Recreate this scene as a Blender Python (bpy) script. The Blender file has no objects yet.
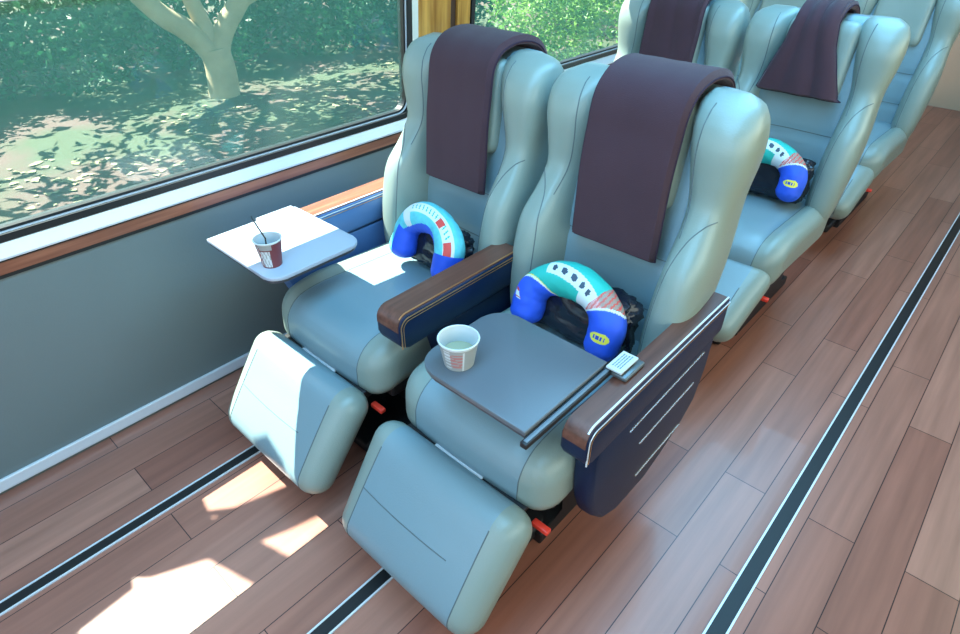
import bpy, bmesh, math, random
from mathutils import Vector, Matrix, noise
from mathutils.bvhtree import BVHTree

C = bpy.context.scene.collection
random.seed(4)

# ------------------------------------------------------------------ camera, sky, sun, exposure
sc = bpy.context.scene
cd = bpy.data.cameras.new('camera')
cam = bpy.data.objects.new('camera', cd)
C.objects.link(cam)
RX = Vector((0.73841548, 0.67434372, 0.0017663))
UP = Vector((-0.39286511, 0.42806078, 0.81389248))
BK = Vector((0.5480872, -0.60168473, 0.58101283))
M = Matrix((RX, UP, BK)).transposed().to_4x4()
M.translation = Vector((1.857, 0.26, 1.50))
cam.matrix_world = M
cd.sensor_width = 36.0
cd.lens = 606.16 / 960 * 36
cd.clip_start = 0.02
cd.clip_end = 200
sc.camera = cam

sc.view_settings.view_transform = 'Standard'
sc.view_settings.look = 'None'
sc.view_settings.gamma = 1
sc.view_settings.exposure = 0.30
sc.view_settings.use_curve_mapping = False
sc.cycles.use_denoising = True
sc.cycles.max_bounces = 10
sc.cycles.transparent_max_bounces = 24
sc.cycles.sample_clamp_indirect = 6

w = bpy.data.worlds.new('world')
sc.world = w
w.use_nodes = True
nt = w.node_tree
bg = nt.nodes['Background']
sky = nt.nodes.new('ShaderNodeTexSky')
sky.sky_type = 'NISHITA'
sky.sun_disc = False
sky.sun_elevation = math.radians(58)
sky.sun_rotation = math.radians(-100)
nt.links.new(sky.outputs[0], bg.inputs[0])
bg.inputs[1].default_value = 0.31

sd = bpy.data.lights.new('sun', 'SUN')
sd.energy = 26
sd.angle = math.radians(0.3)
sd.color = (1.0, 0.96, 0.88)
sun = bpy.data.objects.new('sun', sd)
C.objects.link(sun)
SUN = Vector((0.60, 0.17, -1.0)).normalized()
sun.rotation_euler = SUN.to_track_quat('-Z', 'Y').to_euler()
sun.location = (-4, 0, 8)


def area(name, loc, size, energy, col, direction):
    d = bpy.data.lights.new(name, 'AREA')
    d.shape = 'RECTANGLE'
    d.size, d.size_y = size
    d.energy = energy
    d.color = col
    o = bpy.data.objects.new(name, d)
    C.objects.link(o)
    o.location = loc
    o.rotation_euler = Vector(direction).to_track_quat('-Z', 'Y').to_euler()
    return o


# daylight falling in through the windscreen, the windows across the aisle and the ceiling lamps
area('daylight_windscreen', (1.37, -1.85, 1.35), (2.3, 1.2), 14, (0.84, 0.97, 1.0), (0, 1, -0.12))
area('daylight_far_side', (2.70, 1.6, 1.25), (5.0, 0.9), 32, (1.0, 1.0, 0.70), (-1, 0, -0.1))
area('ceiling_glow', (1.25, 1.6, 2.03), (0.6, 5.5), 92, (0.22, 0.62, 1.0), (0, 0, -1))


# ------------------------------------------------------------------ materials
def srgb(r, g, b):
    f = lambda c: (c / 255 / 12.92) if c / 255 <= 0.04045 else ((c / 255 + 0.055) / 1.055) ** 2.4
    return (f(r), f(g), f(b), 1)


def mat(name, col, rough=0.5, metal=0.0, var=0.0, vscale=8.0, bump=0.0, bscale=200.0, spec=0.5, coat=0.0, sheen=0.0):
    m = bpy.data.materials.new(name)
    m.use_nodes = True
    n, l = m.node_tree.nodes, m.node_tree.links
    p = n['Principled BSDF']
    p.inputs['Base Color'].default_value = col
    p.inputs['Roughness'].default_value = rough
    p.inputs['Metallic'].default_value = metal
    p.inputs['Specular IOR Level'].default_value = spec
    p.inputs['Coat Weight'].default_value = coat
    p.inputs['Sheen Weight'].default_value = sheen
    tc = n.new('ShaderNodeTexCoord')
    if var:
        nz = n.new('ShaderNodeTexNoise')
        nz.inputs['Scale'].default_value = vscale
        nz.inputs['Detail'].default_value = 4
        l.new(tc.outputs['Object'], nz.inputs['Vector'])
        mx = n.new('ShaderNodeMix')
        mx.data_type = 'RGBA'
        mx.inputs['A'].default_value = tuple(c * (1 - var) for c in col[:3]) + (1,)
        mx.inputs['B'].default_value = tuple(min(1, c * (1 + var)) for c in col[:3]) + (1,)
        l.new(nz.outputs[0], mx.inputs['Factor'])
        l.new(mx.outputs['Result'], p.inputs['Base Color'])
    if bump:
        nz = n.new('ShaderNodeTexNoise')
        nz.inputs['Scale'].default_value = bscale
        nz.inputs['Detail'].default_value = 3
        l.new(tc.outputs['Object'], nz.inputs['Vector'])
        b = n.new('ShaderNodeBump')
        b.inputs['Strength'].default_value = bump
        b.inputs['Distance'].default_value = 0.002
        l.new(nz.outputs[0], b.inputs['Height'])
        l.new(b.outputs[0], p.inputs['Normal'])
    return m


def wood(name, dark, light, rough=0.35, sc_=(60, 3, 60), coat=0.3):
    m = mat(name, dark, rough, coat=coat)
    n, l = m.node_tree.nodes, m.node_tree.links
    p = n['Principled BSDF']
    tc = n.new('ShaderNodeTexCoord')
    mp = n.new('ShaderNodeMapping')
    mp.inputs['Scale'].default_value = sc_
    nz = n.new('ShaderNodeTexNoise')
    nz.inputs['Scale'].default_value = 1
    nz.inputs['Detail'].default_value = 6
    cr = n.new('ShaderNodeValToRGB')
    cr.color_ramp.elements[0].position = 0.32
    cr.color_ramp.elements[0].color = dark
    cr.color_ramp.elements[1].position = 0.7
    cr.color_ramp.elements[1].color = light
    l.new(tc.outputs['Object'], mp.inputs[0])
    l.new(mp.outputs[0], nz.inputs['Vector'])
    l.new(nz.outputs[0], cr.inputs[0])
    l.new(cr.outputs[0], p.inputs['Base Color'])
    return m


def two_tone(name, side, centre, half, rough):
    """leather whose centre panel, between the two long seams, is dyed bluer than the bolsters"""
    m = mat(name, side, rough, bump=0.25, bscale=260)
    n, l = m.node_tree.nodes, m.node_tree.links
    tc = n.new('ShaderNodeTexCoord')
    sp = n.new('ShaderNodeSeparateXYZ')
    ab = n.new('ShaderNodeMath'); ab.operation = 'ABSOLUTE'
    lt = n.new('ShaderNodeMath'); lt.operation = 'LESS_THAN'; lt.inputs[1].default_value = half
    mx = n.new('ShaderNodeMix'); mx.data_type = 'RGBA'
    mx.inputs['A'].default_value = side
    mx.inputs['B'].default_value = centre
    l.new(tc.outputs['Object'], sp.inputs[0]); l.new(sp.outputs[0], ab.inputs[0]); l.new(ab.outputs[0], lt.inputs[0])
    l.new(lt.outputs[0], mx.inputs['Factor']); l.new(mx.outputs['Result'], n['Principled BSDF'].inputs['Base Color'])
    return m


GREY_L, BLUE_L = (0.228, 0.278, 0.248, 1), (0.185, 0.268, 0.300, 1)
LEATHER = mat('grey_leather', GREY_L, 0.33, var=0.05, vscale=5, bump=0.25, bscale=260)
LEATHER_CUSHION = two_tone('cushion_leather', GREY_L, BLUE_L, 0.171, 0.33)
LEATHER_LEG = two_tone('legrest_leather', GREY_L, BLUE_L, 0.182, 0.33)
LEATHER_BACK = mat('blue_grey_leather', BLUE_L, 0.33, bump=0.25, bscale=260)
SEAM = mat('seam_thread', (0.10, 0.13, 0.14, 1), 0.7)
SHELL = mat('seat_back_leather', (0.33, 0.38, 0.36, 1), 0.45, bump=0.2, bscale=260)
NAVY = mat('navy_panel', (0.002, 0.012, 0.042, 1), 0.42, var=0.3, vscale=12, bump=0.15, spec=0.35)
BLUEP = mat('blue_side_panel', (0.07, 0.15, 0.34, 1), 0.4)
BLACK = mat('black_metal', (0.008, 0.009, 0.012, 1), 0.5)
BRIGHT = mat('bright_silver_line', (0.72, 0.74, 0.78, 1), 0.4, metal=0.2)
CHROME = mat('brushed_silver', (0.75, 0.76, 0.78, 1), 0.25, metal=1.0)
COPPER = mat('copper_trim', (0.72, 0.36, 0.16, 1), 0.3, metal=0.8)
REDP = mat('red_plastic', (0.75, 0.04, 0.02, 1), 0.35)
ARMWOOD = wood('dark_walnut', (0.080, 0.026, 0.016, 1), (0.165, 0.062, 0.040, 1), 0.4, coat=0.15)
LEDGEWOOD = wood('orange_wood', (0.17, 0.050, 0.026, 1), (0.34, 0.125, 0.070, 1), 0.35)
PILLARWOOD = wood('golden_wood', (0.26, 0.095, 0.012, 1), (0.60, 0.30, 0.06, 1), 0.3, sc_=(30, 40, 2.5))
TRAY_SHADED = mat('shaded_tray_laminate', (0.105, 0.120, 0.138, 1), 0.36, bump=0.1, bscale=300)  # same laminate as the window tray, with shade put into the colour
TRAY_LIT = mat('lit_tray_laminate', (0.36, 0.40, 0.48, 1), 0.36)  # window light put into the colour of the same laminate
TRAYEDGE = mat('dark_tray_edge', (0.05, 0.055, 0.07, 1), 0.4)
BLANKET = mat('plum_fleece', (0.060, 0.030, 0.040, 1), 0.95, var=0.12, vscale=10, bump=0.6, bscale=500, spec=0.12, sheen=0.12)
BLANKETE = mat('plum_hem', (0.035, 0.022, 0.038, 1), 0.9, spec=0.1)
RUBBER = mat('black_rubber', (0.006, 0.008, 0.010, 1), 0.45)
WALLM = mat('grey_wall_panel', (0.135, 0.165, 0.165, 1), 0.42, var=0.08, vscale=3, bump=0.2, bscale=180)
SILL = mat('silver_sill', (0.72, 0.76, 0.82, 1), 0.35, metal=0.3)
CEILM = mat('ceiling_panel', (0.55, 0.57, 0.58, 1), 0.7)
BEIGE = mat('beige_panel', (0.60, 0.50, 0.36, 1), 0.6)
PAPER = mat('white_paper', (0.55, 0.57, 0.58, 1), 0.5)
CUPRED = mat('dark_red_print', (0.16, 0.035, 0.04, 1), 0.45)
CUPGREY = mat('grey_print', (0.30, 0.30, 0.29, 1), 0.5)
CUPPINK = mat('pink_print', (0.42, 0.16, 0.15, 1), 0.5)
JUICE = mat('pale_drink', (0.36, 0.34, 0.22, 1), 0.2)
STRAW = mat('dark_straw', (0.01, 0.012, 0.012, 1), 0.4)
P_BLUE = mat('royal_blue_cloth', (0.015, 0.085, 0.62, 1), 0.6, var=0.1, vscale=20, bump=0.4, bscale=60)
P_DEEP = mat('deep_blue_cloth', (0.012, 0.05, 0.42, 1), 0.6)
P_TEAL = mat('teal_cloth', (0.015, 0.42, 0.36, 1), 0.6, bump=0.3, bscale=60)
P_AQUA = mat('aqua_cloth', (0.10, 0.52, 0.60, 1), 0.6, var=0.25, vscale=60)
P_WHITE = mat('white_cloth', (0.62, 0.68, 0.70, 1), 0.6)
P_RED = mat('red_print', (0.62, 0.06, 0.05, 1), 0.6)
P_YEL = mat('yellow_print', (0.80, 0.68, 0.06, 1), 0.6)
P_DARK = mat('dark_print', (0.03, 0.06, 0.10, 1), 0.6)
BAGM = mat('black_plastic_film', (0.010, 0.013, 0.022, 1), 0.22, bump=0.5, bscale=40)
BAGBLUE = mat('navy_bag', (0.015, 0.02, 0.06, 1), 0.5)
BLINDM = mat('grey_blind', (0.30, 0.30, 0.29, 1), 0.8)


def floor_material():
    m = mat('plank_floor', (0.2, 0.1, 0.08, 1), 0.30, spec=0.5, coat=0.12)
    n, l = m.node_tree.nodes, m.node_tree.links
    p = n['Principled BSDF']
    tc = n.new('ShaderNodeTexCoord')
    sp = n.new('ShaderNodeSeparateXYZ')
    l.new(tc.outputs['Object'], sp.inputs[0])
    cb = n.new('ShaderNodeCombineXYZ')
    ax = n.new('ShaderNodeMath'); ax.operation = 'ADD'; ax.inputs[1].default_value = 1.062
    l.new(sp.outputs[0], ax.inputs[0])
    ay = n.new('ShaderNodeMath'); ay.operation = 'ADD'; ay.inputs[1].default_value = 7.583
    l.new(sp.outputs[1], ay.inputs[0])
    l.new(ay.outputs[0], cb.inputs[0])
    l.new(ax.outputs[0], cb.inputs[1])
    br = n.new('ShaderNodeTexBrick')
    br.offset = 0.34
    br.inputs['Scale'].default_value = 1
    br.inputs['Brick Width'].default_value = 0.93
    br.inputs['Row Height'].default_value = 0.1255
    br.inputs['Mortar Size'].default_value = 0.0014
    br.inputs['Mortar Smooth'].default_value = 0.1
    br.inputs['Bias'].default_value = 0
    br.inputs['Color1'].default_value = (0.265, 0.100, 0.070, 1)
    br.inputs['Color2'].default_value = (0.385, 0.175, 0.125, 1)
    br.inputs['Mortar'].default_value = (0.03, 0.012, 0.014, 1)
    l.new(cb.outputs[0], br.inputs['Vector'])
    mp = n.new('ShaderNodeMapping'); mp.inputs['Scale'].default_value = (28, 1.6, 1)
    l.new(tc.outputs['Object'], mp.inputs[0])
    nz = n.new('ShaderNodeTexNoise'); nz.inputs['Scale'].default_value = 1; nz.inputs['Detail'].default_value = 5
    l.new(mp.outputs[0], nz.inputs['Vector'])
    mr = n.new('ShaderNodeMapRange')
    mr.inputs['From Min'].default_value = 0.3; mr.inputs['From Max'].default_value = 0.7
    mr.inputs['To Min'].default_value = 0.8; mr.inputs['To Max'].default_value = 1.18
    l.new(nz.outputs[0], mr.inputs['Value'])
    mx = n.new('ShaderNodeVectorMath'); mx.operation = 'SCALE'
    l.new(br.outputs['Color'], mx.inputs[0])
    l.new(mr.outputs[0], mx.inputs['Scale'])
    l.new(mx.outputs[0], p.inputs['Base Color'])
    return m


def glass_material():
    m = bpy.data.materials.new('window_glass')
    m.use_nodes = True
    n, l = m.node_tree.nodes, m.node_tree.links
    n.remove(n['Principled BSDF'])
    tr = n.new('ShaderNodeBsdfTransparent'); tr.inputs[0].default_value = (0.86, 0.98, 0.93, 1)
    gl = n.new('ShaderNodeBsdfGlossy'); gl.inputs['Roughness'].default_value = 0.03
    df = n.new('ShaderNodeBsdfDiffuse'); df.inputs[0].default_value = (0.30, 0.72, 0.55, 1)  # green diffuse share paints haze into the pane
    lw = n.new('ShaderNodeLayerWeight'); lw.inputs[0].default_value = 0.5
    pw = n.new('ShaderNodeMath'); pw.operation = 'POWER'; pw.inputs[1].default_value = 5
    fr = n.new('ShaderNodeMath'); fr.operation = 'MULTIPLY_ADD'; fr.inputs[1].default_value = 0.9; fr.inputs[2].default_value = 0.06
    l.new(lw.outputs['Facing'], pw.inputs[0]); l.new(pw.outputs[0], fr.inputs[0])
    m1 = n.new('ShaderNodeMixShader'); m2 = n.new('ShaderNodeMixShader')
    m2.inputs[0].default_value = 0.17
    l.new(fr.outputs[0], m1.inputs[0]); l.new(tr.outputs[0], m1.inputs[1]); l.new(gl.outputs[0], m1.inputs[2])
    l.new(m1.outputs[0], m2.inputs[1]); l.new(df.outputs[0], m2.inputs[2])
    l.new(m2.outputs[0], n['Material Output'].inputs[0])
    return m


def leaf_material(name, a, b):
    m = bpy.data.materials.new(name)
    m.use_nodes = True
    n, l = m.node_tree.nodes, m.node_tree.links
    p = n['Principled BSDF']
    p.inputs['Roughness'].default_value = 0.5
    tc = n.new('ShaderNodeTexCoord')
    nz = n.new('ShaderNodeTexNoise'); nz.inputs['Scale'].default_value = 3.5; nz.inputs['Detail'].default_value = 6
    l.new(tc.outputs['Object'], nz.inputs['Vector'])
    cr = n.new('ShaderNodeValToRGB')
    cr.color_ramp.elements[0].position = 0.35; cr.color_ramp.elements[0].color = a
    cr.color_ramp.elements[1].position = 0.65; cr.color_ramp.elements[1].color = b
    l.new(nz.outputs[0], cr.inputs[0])
    l.new(cr.outputs[0], p.inputs['Base Color'])
    tl = n.new('ShaderNodeBsdfTranslucent')
    l.new(cr.outputs[0], tl.inputs[0])
    mx = n.new('ShaderNodeMixShader'); mx.inputs[0].default_value = 0.35
    l.new(p.outputs[0], mx.inputs[1]); l.new(tl.outputs[0], mx.inputs[2])
    l.new(mx.outputs[0], n['Material Output'].inputs[0])
    return m


# ------------------------------------------------------------------ mesh helpers
def obj(name, bm, m, parent=None, smooth=True, mats=None, recalc=True):
    if recalc:
        bmesh.ops.recalc_face_normals(bm, faces=bm.faces[:])
    me = bpy.data.meshes.new(name)
    bm.to_mesh(me)
    bm.free()
    for k in (mats or [m]):
        me.materials.append(k)
    if smooth:
        for p in me.polygons:
            p.use_smooth = True
        try:
            me.set_sharp_from_angle(angle=math.radians(50))
        except Exception:
            pass
    o = bpy.data.objects.new(name, me)
    C.objects.link(o)
    if parent is not None:
        o.parent = parent
    return o


def thing(name, label, cat, loc=(0, 0, 0), group=None):
    o = bpy.data.objects.new(name, None)
    o.empty_display_size = 0.05
    C.objects.link(o)
    o.location = loc
    o['label'] = label
    o['category'] = cat
    if group:
        o['group'] = group
    return o


def tag(o, label, cat, group=None, kind=None):
    o['label'] = label
    o['category'] = cat
    if group:
        o['group'] = group
    if kind:
        o['kind'] = kind
    return o


def structure(o):
    o['kind'] = 'structure'
    return o


def box(bm, x0, x1, y0, y1, z0, z1, bev=0.0, seg=2):
    r = bmesh.ops.create_cube(bm, size=1)
    vs = r['verts']
    for v in vs:
        v.co = Vector(((x0 + x1) / 2 + v.co.x * (x1 - x0), (y0 + y1) / 2 + v.co.y * (y1 - y0), (z0 + z1) / 2 + v.co.z * (z1 - z0)))
    if bev:
        es = list({e for v in vs for e in v.link_edges})
        bmesh.ops.bevel(bm, geom=es, offset=bev, segments=seg, profile=0.5, affect='EDGES')
    return bm


def bx(*a, **k):
    return box(bmesh.new(), *a, **k)


def rbox(sx, sy, sz, r, n=14, fn=None):
    """dense rounded box centred at the origin, then deformed by fn(Vector)"""
    bm = bmesh.new()
    bmesh.ops.create_cube(bm, size=2)
    bmesh.ops.subdivide_edges(bm, edges=bm.edges[:], cuts=n, use_grid_fill=True)
    h = Vector((sx / 2, sy / 2, sz / 2))
    rr = Vector((min(r, h.x), min(r, h.y), min(r, h.z)))
    for v in bm.verts:
        # spread the grid so that the rounded border gets enough rows
        q = Vector([math.copysign(abs(c) ** 0.75, c) if abs(c) > 1e-6 else 0 for c in v.co])
        p = Vector((q.x * h.x, q.y * h.y, q.z * h.z))
        inner = Vector([max(-(h[i] - rr[i]), min(h[i] - rr[i], p[i])) for i in range(3)])
        d = p - inner
        e = Vector([d[i] / rr[i] for i in range(3)])
        if e.length > 1e-6:
            m_ = max(abs(e.x), abs(e.y), abs(e.z))
            e = e.normalized() * m_
            p = inner + Vector([e[i] * rr[i] for i in range(3)])
        v.co = fn(p) if fn else p
    return bm


def loft(rings, cap=True):
    bm = bmesh.new()
    R = [[bm.verts.new(p) for p in r] for r in rings]
    n = len(R[0])
    for a, b in zip(R, R[1:]):
        for i in range(n):
            bm.faces.new((a[i], a[(i + 1) % n], b[(i + 1) % n], b[i]))
    if cap:
        for r in (R[0], R[-1]):
            c = bm.verts.new(sum((v.co for v in r), Vector()) / n)
            for i in range(n):
                bm.faces.new((r[i], r[(i + 1) % n], c))
    return bm


def tube(pts, r, seg=8, bm=None, radii=None):
    bm = bm or bmesh.new()
    pts = [Vector(p) for p in pts]
    rings = []
    side = None
    for i, p in enumerate(pts):
        t = (pts[min(i + 1, len(pts) - 1)] - pts[max(i - 1, 0)]).normalized()
        if side is None:
            side = t.orthogonal().normalized()
        side = (side - t * side.dot(t)).normalized()
        up = t.cross(side)
        rr = radii[i] if radii else r
        rings.append([bm.verts.new(p + (side * math.cos(a) + up * math.sin(a)) * rr) for a in [2 * math.pi * k / seg for k in range(seg)]])
    for a, b in zip(rings, rings[1:]):
        for i in range(seg):
            bm.faces.new((a[i], a[(i + 1) % seg], b[(i + 1) % seg], b[i]))
    bm.faces.new(rings[0][::-1])
    bm.faces.new(rings[-1])
    return bm


def sheet(x, y0, y1, z0, z1):
    bm = bmesh.new()
    bm.faces.new([bm.verts.new(p) for p in ((x, y0, z0), (x, y1, z0), (x, y1, z1), (x, y0, z1))])
    return bm


def prism(poly, axis, a0, a1, bev=0.0, seg=3):
    """poly of 2-D points in the two other axes; extruded along axis from a0 to a1"""
    bm = bmesh.new()
    def P(u, v, t):
        return {'x': (t, u, v), 'y': (u, t, v), 'z': (u, v, t)}[axis]
    A = [bm.verts.new(P(u, v, a0)) for u, v in poly]
    B = [bm.verts.new(P(u, v, a1)) for u, v in poly]
    fa, fb = bm.faces.new(A), bm.faces.new(B[::-1])
    n = len(poly)
    for i in range(n):
        bm.faces.new((A[i], B[i], B[(i + 1) % n], A[(i + 1) % n]))
    if bev:
        es = list(set(fa.edges) | set(fb.edges))
        bmesh.ops.bevel(bm, geom=es, offset=bev, segments=seg, profile=0.5, affect='EDGES')
    return bm


def spline(pts, n=8):
    pts = [Vector(p) for p in pts]
    out = []
    for i in range(len(pts) - 1):
        p0, p1, p2, p3 = pts[max(i - 1, 0)], pts[i], pts[i + 1], pts[min(i + 2, len(pts) - 1)]
        for k in range(n):
            t = k / n
            out.append(0.5 * ((2 * p1) + (-p0 + p2) * t + (2 * p0 - 5 * p1 + 4 * p2 - p3) * t * t + (-p0 + 3 * p1 - 3 * p2 + p3) * t ** 3))
    out.append(pts[-1])
    return out


def interp(tab, z):
    """smooth table lookup: tab = [(z, a, b, ...)]"""
    if z <= tab[0][0]:
        return tab[0][1:]
    for i in range(len(tab) - 1):
        if z <= tab[i + 1][0]:
            p0, p1, p2, p3 = tab[max(i - 1, 0)], tab[i], tab[i + 1], tab[min(i + 2, len(tab) - 1)]
            t = (z - p1[0]) / (p2[0] - p1[0])
            return tuple(0.5 * (2 * b + (c - a) * t + (2 * a - 5 * b + 4 * c - d) * t * t + (3 * b - a - 3 * c + d) * t ** 3)
                         for a, b, c, d in zip(p0[1:], p1[1:], p2[1:], p3[1:]))
    return tab[-1][1:]


def rrect(x0, x1, y0, y1, r, seg=6, corners=(1, 1, 1, 1)):
    out = []
    for (cx, cy, a0, on) in ((x1 - r, y0 + r, -90, corners[0]), (x1 - r, y1 - r, 0, corners[1]), (x0 + r, y1 - r, 90, corners[2]), (x0 + r, y0 + r, 180, corners[3])):
        if on:
            for k in range(seg + 1):
                a = math.radians(a0 + 90 * k / seg)
                out.append((cx + r * math.cos(a), cy + r * math.sin(a)))
        else:
            out.append((cx + r * (1 if cx > (x0 + x1) / 2 else -1), cy + r * (1 if cy > (y0 + y1) / 2 else -1)))
    return out


# ------------------------------------------------------------------ the coach: floor, walls, windows
YF, YB, XR, ZC = -2.0, 6.6, 2.75, 2.15
structure(obj('floor', bx(-0.02, XR + 0.02, YF, YB, -0.06, 0.0), floor_material(), smooth=False))
structure(obj('ceiling', bx(-0.05, XR + 0.05, YF, YB, ZC, ZC + 0.06), CEILM, smooth=False))


def rail(name, x0, x1):
    o = structure(obj(name, bx(x0 + 0.005, x1 - 0.005, YF, YB, 0.0005, 0.003), RUBBER, smooth=False))
    for a in (x0, x1 - 0.005):
        obj('silver_edge', bx(a, a + 0.005, YF, YB, 0.0005, 0.005), SILL, o, smooth=False)
    return o


rail('trim_1', 0.386, 0.428)
rail('trim_2', 1.034, 1.078)
rail('trim_3', 1.750, 1.797)

GL = glass_material()
WZ0, WZ1 = 0.745, 1.72


def wall_with_windows(name, x, spans, s):
    """s = +1: the room is on the +x side of this wall"""
    o = structure(obj(name, bx(min(x, x - s * 0.06), max(x, x - s * 0.06), YF, YB, 0, 0.655), WALLM, smooth=False))
    obj('upper_panel', bx(min(x, x - s * 0.06), max(x, x - s * 0.06), YF, YB, WZ1, ZC), CEILM, o, smooth=False)
    return o


wl = wall_with_windows('wall_left', 0.0, None, 1)
wr = wall_with_windows('wall_right', XR, None, -1)

# base strip, wooden strip and silver sill along the window side
structure(obj('baseboard_left', bx(0.0, 0.012, YF, YB, 0.014, 0.056, bev=0.004), SILL, smooth=False))
t = structure(obj('trim_4', bx(-0.05, 0.010, YF, YB, 0.660, 0.692), LEDGEWOOD, smooth=False))
obj('dark_groove', bx(-0.05, 0.006, YF, YB, 0.648, 0.660), RUBBER, t, smooth=False)
obj('dark_groove', bx(-0.05, 0.006, YF, YB, 0.692, 0.698), RUBBER, t, smooth=False)
structure(obj('trim_5', prism([(-0.06, 0.698), (0.012, 0.698), (0.014, 0.704), (0.0, 0.738), (-0.06, 0.741)], 'y', YF, YB), SILL, smooth=False))

spans = [(-1.95, -0.35), (-0.28, 1.895), (2.215, 6.4)]


def tilt(o):
    """the window zone of the near wall leans inwards towards the roof"""
    for v in o.data.vertices:
        v.co.x += 0.07 * (v.co.z - 0.741)
    for c in o.children:
        tilt(c)


def window(name, x, y0, y1, s):
    g = structure(obj(name, sheet(x - s * 0.025, y0 + 0.02, y1 - 0.02, WZ0 + 0.01, WZ1), GL, smooth=False))
    # gasket with round lower corners, and a thin grey bead
    for nm, ins, wd, xa, xb, mt in (('gasket', 0.0, 0.020, -0.04, 0.004, RUBBER), ('bead', 0.020, 0.004, -0.035, -0.006, SILL), ('gasket', 0.024, 0.008, -0.04, -0.01, RUBBER)):
        oo = rrect(y0 + ins, y1 - ins, WZ0 - 0.004 + ins, WZ1 - ins, 0.05, 8)
        ii = rrect(y0 + ins + wd, y1 - ins - wd, WZ0 - 0.004 + ins + wd, WZ1 - ins - wd, 0.05 - wd * 0.6, 8)
        bm = bmesh.new()
        n = len(oo)
        L = []
        for lo, X in ((oo, x + s * xa), (oo, x + s * xb), (ii, x + s * xb), (ii, x + s * xa)):
            L.append([bm.verts.new((X, u, v)) for u, v in lo])
        for a in range(4):
            A, B = L[a], L[(a + 1) % 4]
            for i in range(n):
                bm.faces.new((A[i], A[(i + 1) % n], B[(i + 1) % n], B[i]))
        obj(nm, bm, mt, g, smooth=False)
    return g


for i, (a, b) in enumerate(spans):
    tilt(window('window_%d' % (i + 1), 0.0, a, b, 1))

# pillars between the windows
p1 = structure(obj('trim_6', bx(-0.05, 0.006, 1.925, 2.095, 0.741, WZ1, bev=0.003), PILLARWOOD, smooth=False))
obj('side_strip', bx(-0.05, 0.004, 1.895, 1.925, 0.741, WZ1), mat('cream_strip', (0.62, 0.60, 0.52, 1), 0.4), p1, smooth=False)
obj('side_strip', bx(-0.05, 0.006, 2.135, 2.205, 0.741, WZ1, bev=0.003), PILLARWOOD, p1, smooth=False)
obj('dark_groove', bx(-0.05, -0.008, 2.095, 2.215, 0.741, WZ1), mat('dark_wood_groove', (0.05, 0.02, 0.01, 1), 0.5), p1, smooth=False)
structure(obj('trim_7', bx(-0.05, 0.006, -0.35, -0.28, 0.741, WZ1), PILLARWOOD, smooth=False))

tilt(p1)
# opposite side
structure(obj('trim_8', bx(XR - 0.01, XR + 0.05, YF, YB, 0.655, 0.745), SILL, smooth=False))
for i, (a, b) in enumerate(((-1.9, 1.2), (1.3, 6.0))):
    window('window_%d' % (i + 4), XR, a, b, -1)
structure(obj('trim_9', bx(XR, XR + 0.05, 1.2, 1.3, 0.741, WZ1), PILLARWOOD, smooth=False))
structure(obj('wall_rear', bx(-0.05, XR + 0.05, YB, YB + 0.05, 0, ZC), BEIGE, smooth=False))
structure(obj('wall_front', bx(-0.05, XR + 0.05, YF - 0.05, YF, 0, 0.8), WALLM, smooth=False))

for i, y in enumerate((0.2, 2.6)):
    lt = structure(obj('trim_%d' % (10 + i), bx(1.0, 1.5, y - 0.9, y + 0.9, ZC - 0.03, ZC, bev=0.008), CHROME, smooth=False))

# unseen blind, added to cut off the sun from above
bl = thing('sun_cut_blind', 'unseen grey blind added over the near window to cut the sun', 'blind', (0.055, 0.79, 1.285))
obj('blind_cloth', bx(-0.004, 0.0, -1.0, 1.0, 0.012, 0.50), BLINDM, bl, smooth=False)
obj('bottom_bar', bx(-0.01, 0.004, -1.0, 1.0, 0.0, 0.014, bev=0.003), CHROME, bl, smooth=False)


# ------------------------------------------------------------------ seats
WING = [  # z, inner x, outer x, front y, back y
    (0.38, 0.150, 0.248, 1.48, 1.66),
    (0.45, 0.150, 0.262, 1.452, 1.70),
    (0.55, 0.148, 0.270, 1.452, 1.74),
    (0.65, 0.150, 0.274, 1.466, 1.78),
    (0.74, 0.155, 0.270, 1.492, 1.81),
    (0.81, 0.152, 0.260, 1.550, 1.84),
    (0.87, 0.142, 0.259, 1.588, 1.85),
    (0.94, 0.128, 0.270, 1.590, 1.845),
    (1.01, 0.118, 0.278, 1.588, 1.825),
    (1.06, 0.112, 0.275, 1.602, 1.80),
    (1.092, 0.112, 0.262, 1.628, 1.775),
    (1.11, 0.118, 0.242, 1.66, 1.75),
]


def ring(x0, x1, y0, y1, z, e, n=36, shear=0.0):
    out = []
    cx, cy, rx, ry = (x0 + x1) / 2, (y0 + y1) / 2, (x1 - x0) / 2, (y1 - y0) / 2
    for k in range(n):
        a = 2 * math.pi * k / n
        c, s = math.cos(a), math.sin(a)
        u = math.copysign(abs(c) ** (2 / e), c)
        v = math.copysign(abs(s) ** (2 / e), s)
        out.append(Vector((cx + rx * u + shear * v, cy + ry * v, z)))
    return out


def wing_bm(s):
    rings = []
    z = 0.38
    while z < 1.1101:
        a, b, f, k = interp(WING, z)
        r = ring(a, b, f, k, z, 2.9, shear=-0.016)
        rings.append([Vector((s * p.x, p.y, p.z)) for p in r])
        z += 0.023 if z < 1.03 else 0.011
    a, b, f, k = WING[-1][1:]
    rings.append([Vector((s * p.x, p.y, 1.117)) for p in ring(a + 0.02, b - 0.02, f + 0.03, k - 0.03, 1.19, 2.3)])
    return loft(rings)


def centre_y(z):
    return interp([(0.40, 1.545), (0.55, 1.560), (0.70, 1.585), (0.85, 1.615), (1.0, 1.64), (1.08, 1.655), (1.13, 1.68)], z)[0]


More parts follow.
